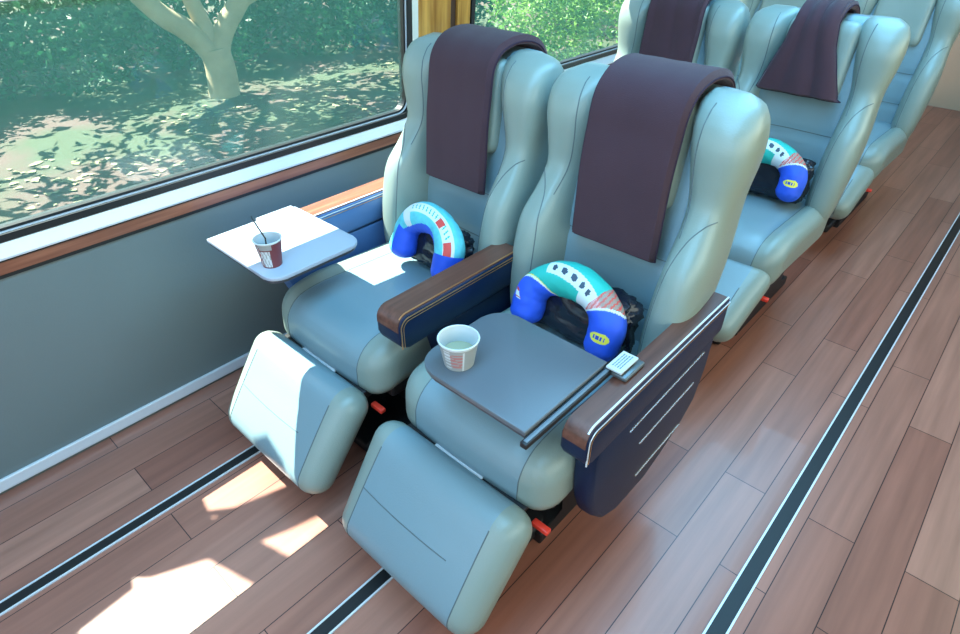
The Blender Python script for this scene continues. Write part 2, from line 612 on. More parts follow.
def centre_bm():
    rings = []
    for k in range(36):
        z = 0.38 + (1.108 - 0.38) * k / 35
        top = max(0, (z - 1.043) / 0.065)
        sh = 0.035 * (1 - math.sqrt(max(0, 1 - top * top)))
        x = 0.185
        r = ring(-x, x, centre_y(z) + sh, 1.80 - sh, z, 5, 44)
        for p in r:   # slightly hollow front
            if p.y < 1.68:
                p.y += 0.018 * (1 - min(1, abs(p.x) / 0.16) ** 2)
                if 0.69 < z < 0.71 or 0.535 < z < 0.56:
                    p.y += 0.006
        rings.append(r)
    return loft(rings)


def cushion_fn(p):
    # p in a box .51 x .60 x .17 centred; the front is -y
    x, y, z = p
    yy = y + 0.30
    front = max(0, 0.16 - yy) / 0.16
    z -= 0.03 * front ** 2                        # front roll drops
    if z > 0:
        z += 0.012 * max(0, 1 - abs(x) / 0.15) * 0 - 0.010 * math.exp(-((abs(x) - 0.165) / 0.012) ** 2)
        z += 0.010 * min(1, max(0, (abs(x) - 0.17) / 0.04)) * (1 - front)
    y -= 0.016 * (1 - (x / 0.26) ** 2) * front
    return Vector((x, y, z))


def leg_fn(p):
    x, y, z = p
    # front is -y: slightly pillowed
    if y < 0:
        y -= 0.012 * (1 - (x / 0.25) ** 2) * (1 - (z / 0.19) ** 2)
        y += 0.004 * math.exp(-((z - 0.035) / 0.010) ** 2) * (1 if abs(x) < 0.165 else 0)
    x *= 1 + 0.035 * (z / 0.19)
    return Vector((x, y, z))


def bvh(o):
    me = o.data
    mw = o.matrix_basis
    return BVHTree.FromPolygons([mw @ v.co for v in me.vertices], [tuple(p.vertices) for p in me.polygons])


def seam(path, trees, direction, parent, mt=None, r=0.0017, off=3.0, n=10):
    d = Vector(direction)
    pts = []
    for p in spline(path, n):
        o = p - d * off
        best = None
        for tr in trees:
            h = tr.ray_cast(o, d)
            if h[0] is not None and (best is None or h[3] < best[1]):
                best = (h[0], h[3])
        if best:
            pts.append(best[0] + d * r * 0.15)
    if len(pts) > 2:
        return obj('seam', tube(pts, r, 6), mt or SEAM, parent)


def place_bm(bm, M_):
    bm.transform(M_)
    return bm


def arm_profile_sweep(x0, x1, yf, yb, z0, z1, r=0.03, seg=5):
    """arm body: rounded upper front edge seen from the side, bevelled corners"""
    poly = []
    for k in range(seg + 1):
        a = math.radians(180 - 90 * k / seg)
        poly.append((yf + r + r * math.cos(a), z1 - r + r * math.sin(a)))
    poly += [(yb, z1), (yb, z0 + 0.01), (yb - 0.01, z0)]
    for k in range(seg + 1):
        a = math.radians(270 - 90 * k / seg)
        poly.append((yf + r + r * math.cos(a), z0 + r + r * math.sin(a)))
    return prism(poly, 'x', x0, x1, bev=0.006, seg=2)


def arm_strip(x0, x1, yf, yb, z1, t, r=0.03, down=0.05, seg=6):
    """a strip that runs along the top of an arm and wraps down over its front"""
    def path(o):
        rr = r + o
        q = [(yf - o, z1 - r - down)]
        for k in range(seg + 1):
            a = math.radians(180 - 90 * k / seg)
            q.append((yf + r + rr * math.cos(a), z1 - r + rr * math.sin(a)))
        q.append((yb, z1 + o))
        return q
    a, b = path(0.0), path(t)
    return prism(a + b[::-1], 'x', x0, x1)


def armrest(name, x0, x1, yf, yb, zt, parent, inner_side, wood_m=ARMWOOD, body=NAVY, lines=BRIGHT, edge=BRIGHT):
    """inner_side: the x of the face that shows its trim lines"""
    a = obj(name, arm_profile_sweep(x0, x1, yf, yb, zt - 0.105, zt - 0.003), body, parent)
    obj('wood_top', arm_strip(x0 + 0.003, x1 - 0.003, yf, yb, zt - 0.003, 0.003, down=0.012), wood_m, a)
    for xs, sgn in ((x1, 1),):
        lo, hi = (xs + 0.004, xs + 0.008) if sgn < 0 else (xs - 0.008, xs - 0.004)
        obj('silver_line', arm_strip(lo, hi, yf, yb, zt - 0.0004, 0.0020, r=0.032, down=0.012), lines, a, smooth=False)
        lo2, hi2 = (xs - 0.0015, xs + 0.001) if sgn < 0 else (xs - 0.001, xs + 0.0015)
        obj('copper_line', arm_strip(lo2, hi2, yf + 0.008, yb, zt - 0.013, 0.003, r=0.026, down=0.06), edge, a, smooth=False)
        obj('silver_line', arm_strip(lo2, hi2, yf + 0.015, yb, zt - 0.021, 0.0015, r=0.022, down=0.055), COPPER, a, smooth=False)
    return a


def make_seat(cx, dy, label, aisle, group, trim=True, leg_rot=0.0):
    """seat local x = 0 in its middle; built in coach coordinates and shifted by its root"""
    t = thing('coach_seat', label, 'seat', (cx, dy, 0), group)
    cu = rbox(0.515, 0.60, 0.175, 0.065, 18, cushion_fn)
    bmesh.ops.rotate(cu, verts=cu.verts[:], cent=(0, 0, 0), matrix=Matrix.Rotation(math.radians(3.0), 3, 'X').inverted())
    bmesh.ops.translate(cu, verts=cu.verts[:], vec=(0, 1.295, 0.385))
    cushion = obj('seat_cushion', cu, LEATHER_CUSHION, t)
    back = obj('backrest', centre_bm(), LEATHER_BACK, t)
    wl_ = obj('side_bolster', wing_bm(-1), LEATHER, t)
    wr_ = obj('side_bolster', wing_bm(1), LEATHER, t)
    hp = obj('headrest', rbox(0.255, 0.07, 0.27, 0.032, 10, lambda p: Vector((p.x, p.y + 1.622 + 0.14 * (p.z + 0.135) + 0.012 * (1 - (p.x / 0.13) ** 2), p.z + 0.96))), LEATHER, t)
    lp = rbox(0.490, 0.110, 0.330, 0.054, 16, leg_fn)
    # tilt: the top leans back towards the seat
    Ml = Matrix.Translation((0.0, 0.858 - leg_rot * 0.0012, 0.221 - leg_rot * 0.0025)) @ Matrix.Rotation(math.radians(-37 + leg_rot), 4, 'X')
    place_bm(lp, Ml)
    leg = obj('legrest', lp, LEATHER_LEG, t)
    # seams
    tb = [bvh(back), bvh(wl_), bvh(wr_)]
    for s, w_ in ((-1, wl_), (1, wr_)):
        tw = [bvh(w_)]
        seam([(s * 0.255, 0, 0.85), (s * 0.235, 0, 0.835), (s * 0.21, 0, 0.79), (s * 0.195, 0, 0.70), (s * 0.19, 0, 0.58), (s * 0.19, 0, 0.45)], tw, (0, 1, 0), w_)
        seam([(s * 0.170, 0, 1.10), (s * 0.168, 0, 1.02), (s * 0.172, 0, 0.93), (s * 0.190, 0, 0.80)], tw, (0, 1, 0), w_)
    tc_ = [bvh(cushion)]
    for s in (-1, 1):
        seam([(s * 0.171, 1.58, 0), (s * 0.171, 1.30, 0), (s * 0.171, 1.06, 0), (s * 0.171, 1.010, 0)], tc_, (0, 0, -1), cushion)
        seam([(s * 0.171, 0, 0.455), (s * 0.171, 0, 0.40), (s * 0.171, 0, 0.33)], tc_, (0, 1, 0), cushion)
    for q in (0.70, 0.553):
        seam([(-0.165, 0, q), (0, 0, q), (0.165, 0, q)], [bvh(back)], (0, 1, 0), back)
    tl = [bvh(leg)]
    zz = lambda k: (Ml @ Vector((0, 0, k))).z
    for q in (-0.182, 0.182):
        seam([(q, 0, zz(0.15)), (q, 0, zz(0.05)), (q, 0, zz(-0.05)), (q, 0, zz(-0.15))], tl, (0, 1, 0), leg)
    seam([(-0.182, 0, zz(0.035)), (0, 0, zz(0.035)), (0.12, 0, zz(0.035))], tl, (0, 1, 0), leg)
    # metal under the cushion, and a slab for the floor shade
    obj('pedestal', prism([(1.12, 0.0), (1.66, 0.0), (1.66, 0.04), (1.55, 0.06), (1.58, 0.30), (1.20, 0.30), (1.22, 0.06), (1.12, 0.04)], 'x', -0.20, 0.16, bev=0.006), BLACK, t, smooth=False)
    obj('under_seat_shade', bx(-0.235, 0.14, 1.00, 1.66, 0.006, 0.05, bev=0.01), BLACK, t)  # black slab added to stand in for the shade under the seat
    obj('seat_pan', bx(-0.225, 0.225, 1.06, 1.60, 0.265, 0.305, bev=0.01), BLACK, t)
    hb = obj('hinge_bar', bx(-0.20, 0.20, 0.972, 1.010, 0.316, 0.330, bev=0.004), BLACK, t)
    obj('silver_plate', bx(-0.09, 0.07, 0.966, 0.984, 0.330, 0.338, bev=0.002), BRIGHT, hb)
    lv = bx(0.215, 0.262, 0.985, 1.003, 0.278, 0.292, bev=0.003)
    obj('release_lever', lv, REDP, t)
    for s in (-0.15, 0.15):
        obj('legrest_strut', tube([(s, 0.965, 0.25), (s, 1.08, 0.28)], 0.012, 8), BLACK, t)
    return t


def dup(root, loc, label, group=None):
    r = root.copy()
    C.objects.link(r)
    r.location = loc
    r['label'] = label
    if group:
        r['group'] = group
    for ch in list(root.children):
        c = ch.copy()
        C.objects.link(c)
        c.parent = r
        for g in list(ch.children):
            d = g.copy()
            C.objects.link(d)
            d.parent = c
    return r


CX1, CX2 = 0.558, 1.143
ROW = 1.30
seat1 = make_seat(CX1, 0, 'grey leather coach seat beside the near window, window-lit tray folded out over it', False, 'reclining coach seats')
seat2 = dup(seat1, (CX2, 0, 0), 'grey leather aisle seat in front with a shaded grey tray over its cushion', 'reclining coach seats')
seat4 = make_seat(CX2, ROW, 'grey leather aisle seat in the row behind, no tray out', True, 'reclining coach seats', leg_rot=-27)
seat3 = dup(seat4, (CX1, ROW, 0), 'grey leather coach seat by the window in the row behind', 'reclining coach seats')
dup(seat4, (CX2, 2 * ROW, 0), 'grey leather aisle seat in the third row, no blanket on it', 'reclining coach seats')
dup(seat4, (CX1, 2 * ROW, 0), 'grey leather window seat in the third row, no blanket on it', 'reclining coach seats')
bpy.context.view_layer.update()


def own(o, root):
    """hang an object built in coach coordinates under a seat root"""
    o.parent = root
    o.location = o.location - root.location
    return o


# wall side arm of the window seat
a = armrest('armrest', 0.172, 0.262, 1.00, 1.60, 0.625, None, 0, wood_m=LEDGEWOOD, body=BLUEP)
own(a, seat1)
own(obj('side_panel', prism([(1.14, 0.30), (1.70, 0.30), (1.70, 0.51), (1.06, 0.51)], 'x', 0.180, 0.255, bev=0.004), BLUEP), seat1)
# the arm between the two seats belongs to the aisle seat
a = armrest('armrest', 0.803, 0.889, 1.022, 1.50, 0.625, None, 0, lines=COPPER, edge=COPPER)
own(a, seat2)
own(obj('side_panel', prism([(1.22, 0.28), (1.60, 0.28), (1.60, 0.51), (1.16, 0.51)], 'x', 0.815, 0.877, bev=0.004), NAVY), seat2)
# aisle arm
a = armrest('armrest', 1.394, 1.456, 1.018, 1.67, 0.625, None, 0)
own(a, seat2)
pan = prism([(1.085, 0.57), (1.075, 0.50), (1.070, 0.42), (1.078, 0.35), (1.105, 0.275), (1.155, 0.215), (1.22, 0.185), (1.28, 0.182), (1.36, 0.196), (1.44, 0.222), (1.55, 0.258),
             (1.61, 0.31), (1.635, 0.41), (1.64, 0.57)], 'x', 1.398, 1.454, bev=0.016, seg=4)
pn = obj('side_panel', pan, NAVY)
own(pn, seat2)
for y0, y1, zq in ((1.21, 1.58, 0.482), (1.28, 1.56, 0.388), (1.30, 1.53, 0.252)):
    obj('silver_line', tube([(1.4545, y0, zq), (1.4545, y1, zq + 0.015)], 0.0020, 6), CHROME, pn)
# rear row: arm between the seats
a = armrest('armrest', 0.803, 0.889, 1.022 + ROW, 1.50 + ROW, 0.625, None, 0, lines=COPPER, edge=COPPER)
own(a, seat4)


# ------------------------------------------------------------------ trays
def tray(x0, x1, y0, y1, z, mt, root, r=0.045, corners=(1, 1, 1, 1)):
    bm = prism(rrect(x0, x1, y0, y1, r, 8, corners), 'z', z - 0.012, z, bev=0.003)
    tb_ = obj('tray_table', bm, mt)
    under = obj('edge', prism(rrect(x0 + 0.004, x1 - 0.004, y0 + 0.004, y1 - 0.004, r, 8, corners), 'z', z - 0.022, z - 0.0125, bev=0.002), TRAYEDGE, tb_)
    own(tb_, root)
    return tb_


t1 = tray(0.196, 0.545, 0.888, 1.192, 0.650, TRAY_LIT, seat1, corners=(1, 1, 0, 0))
arm1 = obj('tray_arm', bx(0.174, 0.1955, 1.06, 1.19, 0.626, 0.648, bev=0.004), TRAY_LIT)
own(arm1, seat1)

t2 = tray(1.058, 1.374, 0.918, 1.205, 0.650, TRAY_SHADED, seat2, r=0.062, corners=(0, 0, 1, 1))
ar = obj('tray_arm', bx(1.3765, 1.3925, 0.900, 1.25, 0.628, 0.642, bev=0.002), BLACK)
own(ar, seat2)
obj('grey_inlay', bx(1.380, 1.389, 0.906, 1.245, 0.641, 0.6432, bev=0.001), mat('grey_inlay', (0.13, 0.16, 0.19, 1), 0.4), ar)
hg = obj('tray_hinge', bx(1.380, 1.430, 1.195, 1.275, 0.626, 0.638, bev=0.004), mat('grey_steel', (0.12, 0.14, 0.15, 1), 0.35, metal=0.5))
own(hg, seat2)
obj('label_plate', bx(1.380, 1.418, 1.190, 1.262, 0.646, 0.650), PAPER, hg, smooth=False)
bm = bmesh.new()
random.seed(9)
for k in range(4):
    x = 1.387 + 0.0062 * k
    yy = 1.202
    while yy < 1.250:
        ln = random.uniform(0.003, 0.009)
        box(bm, x, x + 0.0028, yy, yy + ln, 0.6498, 0.6504)
        yy += ln + 0.002
obj('printed_lines', bm, mat('grey_ink', (0.12, 0.20, 0.22, 1), 0.6), hg, smooth=False)


# ------------------------------------------------------------------ blankets
def blanket(x0, x1, dy, label, zb=0.70, zback=0.92, skew=0.0, seedv=0, pinch=None, folds=0.0015):
    """folded fleece hung over the seat top; local origin at seat-top middle"""
    prof = []
    z = zb
    while z < 1.04:
        prof.append((interp([(0.68, 1.560), (0.80, 1.568), (0.92, 1.580), (1.04, 1.600)], z)[0], z))
        z += 0.025
    prof += [(1.606, 1.065), (1.620, 1.092), (1.645, 1.113), (1.685, 1.124), (1.725, 1.126), (1.770, 1.120), (1.812, 1.102), (1.838, 1.072), (1.850, 1.035)]
    z = 1.00
    while z > zback:
        prof.append((1.868, z))
        z -= 0.03
    prof = [Vector((0, a_, b_)) for a_, b_ in prof]
    prof = spline(prof, 3)
    nx = 26
    TH = 0.022
    cx = (x0 + x1) / 2
    top, bot = [], []
    bm = bmesh.new()
    n = len(prof)
    nr = []
    for i in range(n):
        tg = (prof[min(i + 1, n - 1)] - prof[max(i - 1, 0)]).normalized()
        nr.append(Vector((0, -tg.z, tg.y)))
    for i, p in enumerate(prof):
        s = i / (n - 1)
        rt, rb = [], []
        for k in range(nx + 1):
            u = k / nx
            x = x0 + (x1 - x0) * u
            if pinch:
                x = cx + pinch[1] + (x - cx) * (pinch[0] + (1 - pinch[0]) * (1 - min(1, s * 2.2))) + 0 if p.z > zb else x
            x += skew * (p.z - zb)
            x += 0.004 * math.sin(9 * p.z + seedv)
            f = folds * (math.sin(u * 9 + seedv + 3 * p.z) * 0.6 + 0.5 * noise.noise(Vector((u * 3, p.z * 5, seedv))))
            ed = min(u, 1 - u) * (x1 - x0)
            th = TH * math.sqrt(max(0.05, 1 - max(0, 1 - ed / 0.010) ** 2))
            if i == 0 or i == n - 1:
                th *= 0.4
            q = Vector((x, p.y, p.z)) + nr[i] * (abs(f) + 0.002)
            rt.append(bm.verts.new(q + nr[i] * th))
            rb.append(bm.verts.new(q - nr[i] * (th * 0.15)))
        top.append(rt)
        bot.append(rb)
    for i in range(n - 1):
        for k in range(nx):
            bm.faces.new((top[i][k], top[i][k + 1], top[i + 1][k + 1], top[i + 1][k]))
            bm.faces.new((bot[i][k], bot[i + 1][k], bot[i + 1][k + 1], bot[i][k + 1]))
        bm.faces.new((top[i][0], top[i + 1][0], bot[i + 1][0], bot[i][0]))
        bm.faces.new((top[i][nx], bot[i][nx], bot[i + 1][nx], top[i + 1][nx]))
    for i in (0, n - 1):
        for k in range(nx):
            bm.faces.new((top[i][k], top[i][k + 1], bot[i][k + 1], bot[i][k]))
    for v in bm.verts:
        v.co.y += dy
    hem = []
    edge = [top[i][0].co.copy() for i in range(n - 1, -1, -1)] + [top[0][k].co.copy() for k in range(nx + 1)] + [top[i][nx].co.copy() for i in range(n)]
    o = obj('blanket', bm, BLANKET)
    obj('hem', tube(edge, 0.0022, 6), BLANKETE, o)
    tag(o, label, 'blanket', 'folded plum fleece blankets over the seat backs')
    return o


blanket(CX1 - 0.118, CX1 + 0.130, 0, 'plum fleece blanket hung over the back of the window seat with the window-lit tray', zb=0.720, seedv=1)
blanket(CX2 - 0.120, CX2 + 0.136, 0, 'plum fleece blanket hung over the aisle seat nearest the camera', zb=0.712, seedv=2)
blanket(CX1 - 0.12, CX1 + 0.13, ROW, 'plum fleece blanket over the window seat of the row behind', zb=0.72, seedv=5, folds=0.012)
blanket(CX2 - 0.16, CX2 + 0.15, ROW, 'plum fleece blanket bunched over the aisle seat of the row behind', zb=0.84, seedv=7, pinch=(0.50, -0.01), folds=0.02)


# ------------------------------------------------------------------ neck pillows and the bags inside them
def neck_pillow(cx, y, z0, label, wd=0.245, ht=0.165, style=0, lean=16, rot=0.0):
    """an inverted U standing on the cushion; front faces -y"""
    path = []
    nL, nA = 56, 120
    r = wd / 2
    for k in range(nL):
        t_ = k / nL
        path.append((-r * (1 - 0.03 * (1 - t_) ** 1.5), 0.035 + (ht - r * 0.75 - 0.035) * t_))
    for k in range(nA + 1):
        a_ = math.pi - math.pi * k / nA
        path.append((r * math.cos(a_), ht - r * 0.75 + r * 0.75 * math.sin(a_)))
    for k in range(nL):
        t_ = (k + 1) / nL
        path.append((r * (1 - 0.03 * t_ ** 1.5), ht - r * 0.75 - (ht - r * 0.75 - 0.035) * t_))
    n = len(path)
    seg = 120
    bm = bmesh.new()
    rings = []
    L = [0]
    for i in range(1, n):
        L.append(L[-1] + math.dist(path[i], path[i - 1]))
    tot = L[-1]
    for i in range(n):
        a_, b_ = path[max(i - 1, 0)], path[min(i + 1, n - 1)]
        tx, tz = b_[0] - a_[0], b_[1] - a_[1]
        q = math.hypot(tx, tz)
        nx_, nz_ = -tz / q, tx / q               # outward side
        s = L[i] / tot
        e = min(s, 1 - s) * tot
        rad = 0.046 * math.sqrt(max(0.0, 1 - max(0, 1 - e / 0.035) ** 2)) if e < 0.035 else 0.046
        rad = max(rad, 0.006)
        rad *= 1 + 0.05 * math.sin(17 * s + style)
        rg = []
        for k in range(seg):
            a = 2 * math.pi * k / seg            # 0 = front, +90 = outward
            d = Vector((nx_ * math.sin(a), -math.cos(a) * 0.95, nz_ * math.sin(a)))
            w_ = 1 + 0.035 * noise.noise(Vector((s * 22, math.cos(a) * 2, math.sin(a) * 2 + style)))
            rg.append(bm.verts.new(Vector((path[i][0], 0, path[i][1])) + d * rad * w_))
        rings.append(rg)
    mats = [P_BLUE, P_TEAL, P_WHITE, P_RED, P_YEL, P_DARK, P_AQUA, P_DEEP]
    for i in range(n - 1):
        s = (L[i] + L[i + 1]) / 2 / tot
        for k in range(seg):
            f = bm.faces.new((rings[i][k], rings[i][(k + 1) % seg], rings[i + 1][(k + 1) % seg], rings[i + 1][k]))
            a = math.degrees(2 * math.pi * (k + 0.5) / seg)
            if a > 180:
                a -= 360
            m_ = 0
            if style == 0:
                lo = 0.30 - 0.0012 * max(-70, min(100, a))     # teal begins
                hi = 0.715 + 0.0007 * max(-60, min(90, a))
                if lo < s < hi:
                    m_ = 1
                    c0 = 48 - 150 * max(0, s - 0.36)
                    if s > 0.36 and c0 - 24 < a < c0 + 24:
                        m_ = 2
                    if s > 0.57 and a < c0 + 24:
                        m_ = 2
                    for sc0, ww in ((0.40, 0.012), (0.455, 0.016), (0.515, 0.018), (0.57, 0.014), (0.615, 0.012)):
                        if ((s - sc0) / ww) ** 2 + ((a - c0) / 12) ** 2 < 1:
                            m_ = 5
                    if s > 0.66 and (a * 7 + s * 900) % 40 < 26:
                        m_ = 3
                    if s < lo + 0.014 or (s > hi - 0.012):
                        m_ = 2
                    elif s < lo + 0.020:
                        m_ = 4
                if ((s - 0.86) / 0.028) ** 2 + ((a - 5) / 34) ** 2 < 1:
                    m_ = 4
                    if abs((s - 0.86) / 0.028) < 0.35 and abs(a - 5) < 25 and int(a / 5) % 2 == 0:
                        m_ = 7
                if abs(s - 0.165) < 0.020 and abs(a - 25 - (s - 0.165) * 600) < 11:
                    m_ = 2 if int(a + s * 700) % 3 else 3
            else:
                if 0.24 < s < 0.80 and a > -25 + 10 * math.sin(s * 14):
                    m_ = 6
                    if 18 < a < 62 and s > 0.36:
                        m_ = 2
                        if (s * 60 + a / 30) % 1.7 < 0.5 and 30 < a < 52:
                            m_ = 1
                    if (0.60 < s < 0.65 or s > 0.74) and 22 < a < 50:
                        m_ = 3
                    if 0.3 < s < 0.37:
                        m_ = 2
                if s <= 0.30 and a > 5:
                    m_ = 6
            f.material_index = m_
    bm.faces.new(rings[0][::-1])
    bm.faces.new(rings[-1])
    o = obj('neck_pillow', bm, None, mats=mats)
    o.matrix_basis = Matrix.Translation((cx, y, z0)) @ Matrix.Rotation(math.radians(rot), 4, 'Z') @ Matrix.Rotation(math.radians(-lean), 4, 'X')
    tag(o, label, 'pillow', 'horseshoe neck pillows on the seats')
    return o


def crumpled_bag(cx, y, z, sx, sy, sz, label, mt=BAGM, amp=0.012, seedv=0, group=None):
    bm = rbox(sx, sy, sz, min(sx, sy, sz) * 0.45, 22)
    for v in bm.verts:
        d = v.co.normalized()
        q = v.co * 28 + Vector((seedv * 7, 0, 0))
        v.co += d * amp * (noise.noise(q) + 1.3 * abs(noise.noise(q * 1.7)) + 0.6 * abs(noise.noise(q * 4.1)) - 0.4)
    bmesh.ops.rotate(bm, verts=bm.verts[:], cent=(0, 0, 0), matrix=Matrix.Rotation(math.radians(-14), 3, 'X'))
    o = obj('plastic_bag', bm, mt)
    o.location = (cx, y, z)
    tag(o, label, 'bag', group)
    return o


neck_pillow(CX2, 1.345, 0.470, 'royal blue and teal neck pillow with a yellow oval on the front aisle seat', wd=0.245, ht=0.200, style=0, lean=22)
crumpled_bag(CX2 + 0.012, 1.447, 0.560, 0.31, 0.09, 0.17, 'crumpled black plastic bag behind the blue neck pillow on the aisle seat', group='black bags behind the neck pillows')
neck_pillow(CX1 + 0.040, 1.345, 0.470, 'sunlit aqua and white neck pillow leaning on the window seat back', wd=0.215, ht=0.20, style=1, rot=-6, lean=22)
crumpled_bag(CX1 + 0.045, 1.447, 0.550, 0.24, 0.08, 0.15, 'crumpled dark plastic bag behind the aqua neck pillow', seedv=3, group='black bags behind the neck pillows')
neck_pillow(CX2, 1.345 + ROW, 0.470, 'blue and teal neck pillow half hidden on the aisle seat of the row behind', wd=0.245, ht=0.200, style=0, lean=22)
crumpled_bag(CX2 + 0.012, 1.447 + ROW, 0.560, 0.31, 0.09, 0.17, 'black bag behind the neck pillow in the row behind', seedv=6, group='black bags behind the neck pillows')


# ------------------------------------------------------------------ cups
def cup(x, y, z, label, rb, rt, h, band, straw=False, liquid=True):
    t = thing('paper_cup', label, 'cup', (x, y, z), 'paper cups on the trays')
    seg, rows = 64, 20
    bm = bmesh.new()
    rings = []
    for i in range(rows + 1):
        r = rb + (rt - rb) * i / rows
        rings.append([bm.verts.new((r * math.cos(2 * math.pi * k / seg), r * math.sin(2 * math.pi * k / seg), h * i / rows)) for k in range(seg)])
    for i in range(rows, -1, -1):
        r = rb + (rt - rb) * i / rows - 0.0012
        rings.append([bm.verts.new((r * math.cos(2 * math.pi * k / seg), r * math.sin(2 * math.pi * k / seg), max(0.002, h * i / rows))) for k in range(seg)])
    for j in range(len(rings) - 1):
        for k in range(seg):
            f = bm.faces.new((rings[j][k], rings[j][(k + 1) % seg], rings[j + 1][(k + 1) % seg], rings[j + 1][k]))
            f.material_index = band(j / rows, 360 * k / seg) if j < rows else 0
    bm.faces.new(rings[0][::-1])
    bm.faces.new(rings[-1])
    obj('cup_wall', bm, None, t, mats=[PAPER, CUPRED, CUPGREY, CUPPINK])
    pts = [(rt * math.cos(a), rt * math.sin(a), h) for a in [2 * math.pi * k / 48 for k in range(49)]]
    obj('rim', tube(pts, 0.0022, 8), PAPER, t)
    if liquid:
        r = rb + (rt - rb) * 0.45 - 0.002
        obj('drink', prism([(r * math.cos(2 * math.pi * k / 40), r * math.sin(2 * math.pi * k / 40)) for k in range(40)], 'z', h * 0.3, h * 0.45), JUICE, t)
    if straw:
        obj('straw', tube([(0.005, -0.012, 0.008), (-0.005, -0.002, h), (-0.026, -0.004, h + 0.022), (-0.050, -0.006, h + 0.050)], 0.0022, 8), STRAW, t)
    return t


def band1(t_, a):
    # the camera looks at about -40 degrees
    if t_ > 0.93 or t_ < 0.04:
        return 0 if t_ > 0.93 else 1
    aa = (a + 360) % 360
    if 285 < aa < 330 and t_ < 0.70:
        return 0 if int(aa / 5.6 + t_ * 5) % 3 else 2
    if t_ > 0.70 and 285 < aa < 340:
        return 2
    if 225 < aa < 285:
        return (1, 3, 0, 1, 2)[int(aa / 7 + 4 * math.sin(t_ * 9)) % 5]
    return 1


def band2(t_, a):
    aa = (a + 360) % 360
    if t_ > 0.88:
        return 0
    if t_ > 0.80:
        return 2
    if 322 < aa < 328:
        return 0
    if aa >= 328 or aa < 60:
        return 2
    if 285 < aa < 322 and 0.1 < t_ < 0.72:
        return 3 if int(t_ * 22 + aa / 30) % 3 else 2
    if 262 < aa < 285:
        return 0 if int(t_ * 14) % 2 else 2
    return 2


cup(0.465, 0.941, 0.650, 'dark red printed paper cup with a straw on the window tray', 0.026, 0.037, 0.078, band1, straw=True, liquid=False)
cup(1.135, 0.985, 0.650, 'white rimmed paper cup of pale drink on the shaded grey tray', 0.033, 0.044, 0.066, band2)


# ------------------------------------------------------------------ outside
def leaf_bm(n, R, size, seedv, shell=0.55):
    rnd = random.Random(seedv)
    bm = bmesh.new()
    for _ in range(n):
        while True:
            d = Vector((rnd.uniform(-1, 1), rnd.uniform(-1, 1), rnd.uniform(-1, 1)))
            if 0.05 < d.length < 1:
                break
        d = d.normalized() * (shell + (1 - shell) * rnd.random())
        d *= 1 + 0.25 * noise.noise(d * 2.2 + Vector((seedv, 0, 0)))
        c = Vector((d.x * R[0], d.y * R[1], d.z * R[2]))
        s = size * rnd.uniform(0.6, 1.3)
        u = Vector((rnd.gauss(0, 1), rnd.gauss(0, 1), rnd.gauss(0, 0.6))).normalized()
        v = u.orthogonal().normalized()
        v = Matrix.Rotation(rnd.uniform(0, 6.28), 3, u) @ v
        q = [c - u * s, c + v * s * 0.45, c + u * s, c - v * s * 0.45]
        bm.faces.new([bm.verts.new(p) for p in q])
    return bm


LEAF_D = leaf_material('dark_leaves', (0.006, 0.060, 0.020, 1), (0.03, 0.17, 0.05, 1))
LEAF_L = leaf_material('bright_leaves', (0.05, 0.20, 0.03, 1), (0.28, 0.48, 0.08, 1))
BARK = mat('pale_bark', (0.42, 0.33, 0.20, 1), 0.85, var=0.3, vscale=5, bump=0.5, bscale=20)


def ground_material():
    m = mat('garden_ground', (0.1, 0.07, 0.05, 1), 0.9)
    n, l = m.node_tree.nodes, m.node_tree.links
    p = n['Principled BSDF']
    tc = n.new('ShaderNodeTexCoord')
    nz = n.new('ShaderNodeTexNoise'); nz.inputs['Scale'].default_value = 0.7; nz.inputs['Detail'].default_value = 5
    l.new(tc.outputs['Object'], nz.inputs['Vector'])
    cr = n.new('ShaderNodeValToRGB')
    e = cr.color_ramp.elements
    e[0].position = 0.42; e[0].color = (0.085, 0.048, 0.040, 1)
    e[1].position = 0.56; e[1].color = (0.040, 0.055, 0.025, 1)
    l.new(nz.outputs[0], cr.inputs[0])
    l.new(cr.outputs[0], p.inputs['Base Color'])
    return m


structure(obj('ground', bx(-40, -0.3, -20, 40, -1.3, -1.2), ground_material(), smooth=False))

# pale leaves strewn under the tree to stand in for sun dapples
rnd = random.Random(3)
bm = bmesh.new()
for _ in range(1500):
    x = rnd.uniform(-7.4, -2.2)
    y = rnd.uniform(0.0, 8.5)
    if noise.noise(Vector((x * 0.8, y * 0.8, 0))) < 0.0:
        continue
    s = rnd.uniform(0.02, 0.07)
    a = rnd.uniform(0, 6.28)
    pts = [Vector((x + s * math.cos(a + b_) * (1 if j % 2 else 0.6), y + s * math.sin(a + b_) * (1 if j % 2 else 0.6), -1.19 + rnd.uniform(0, 0.01))) for j, b_ in enumerate((0, 1.0, 2.1, 3.1, 4.2, 5.3))]
    bm.faces.new([bm.verts.new(q) for q in pts])
tag(obj('dapple_leaves', bm, mat('sun_dapple', (0.26, 0.23, 0.12, 1), 0.8), smooth=False), 'pale leaves standing in for sun dapples on the ground under the forked tree', 'leaves', kind='stuff')

TX, TY = -7.69, 4.78
tr = thing('garden_tree', 'pale forked tree standing outside the near window', 'tree', (TX, TY, -1.2))


def limb(nm, pts, r0, r1, dx=0.0):
    P = [(dx * k, y_ - TY, z_ + 1.2) for k, (y_, z_) in enumerate(pts)]
    sp_ = spline(P, 6)
    obj(nm, tube(sp_, r0, 14, radii=[r0 + (r1 - r0) * k / (len(sp_) - 1) for k in range(len(sp_))]), BARK, tr)


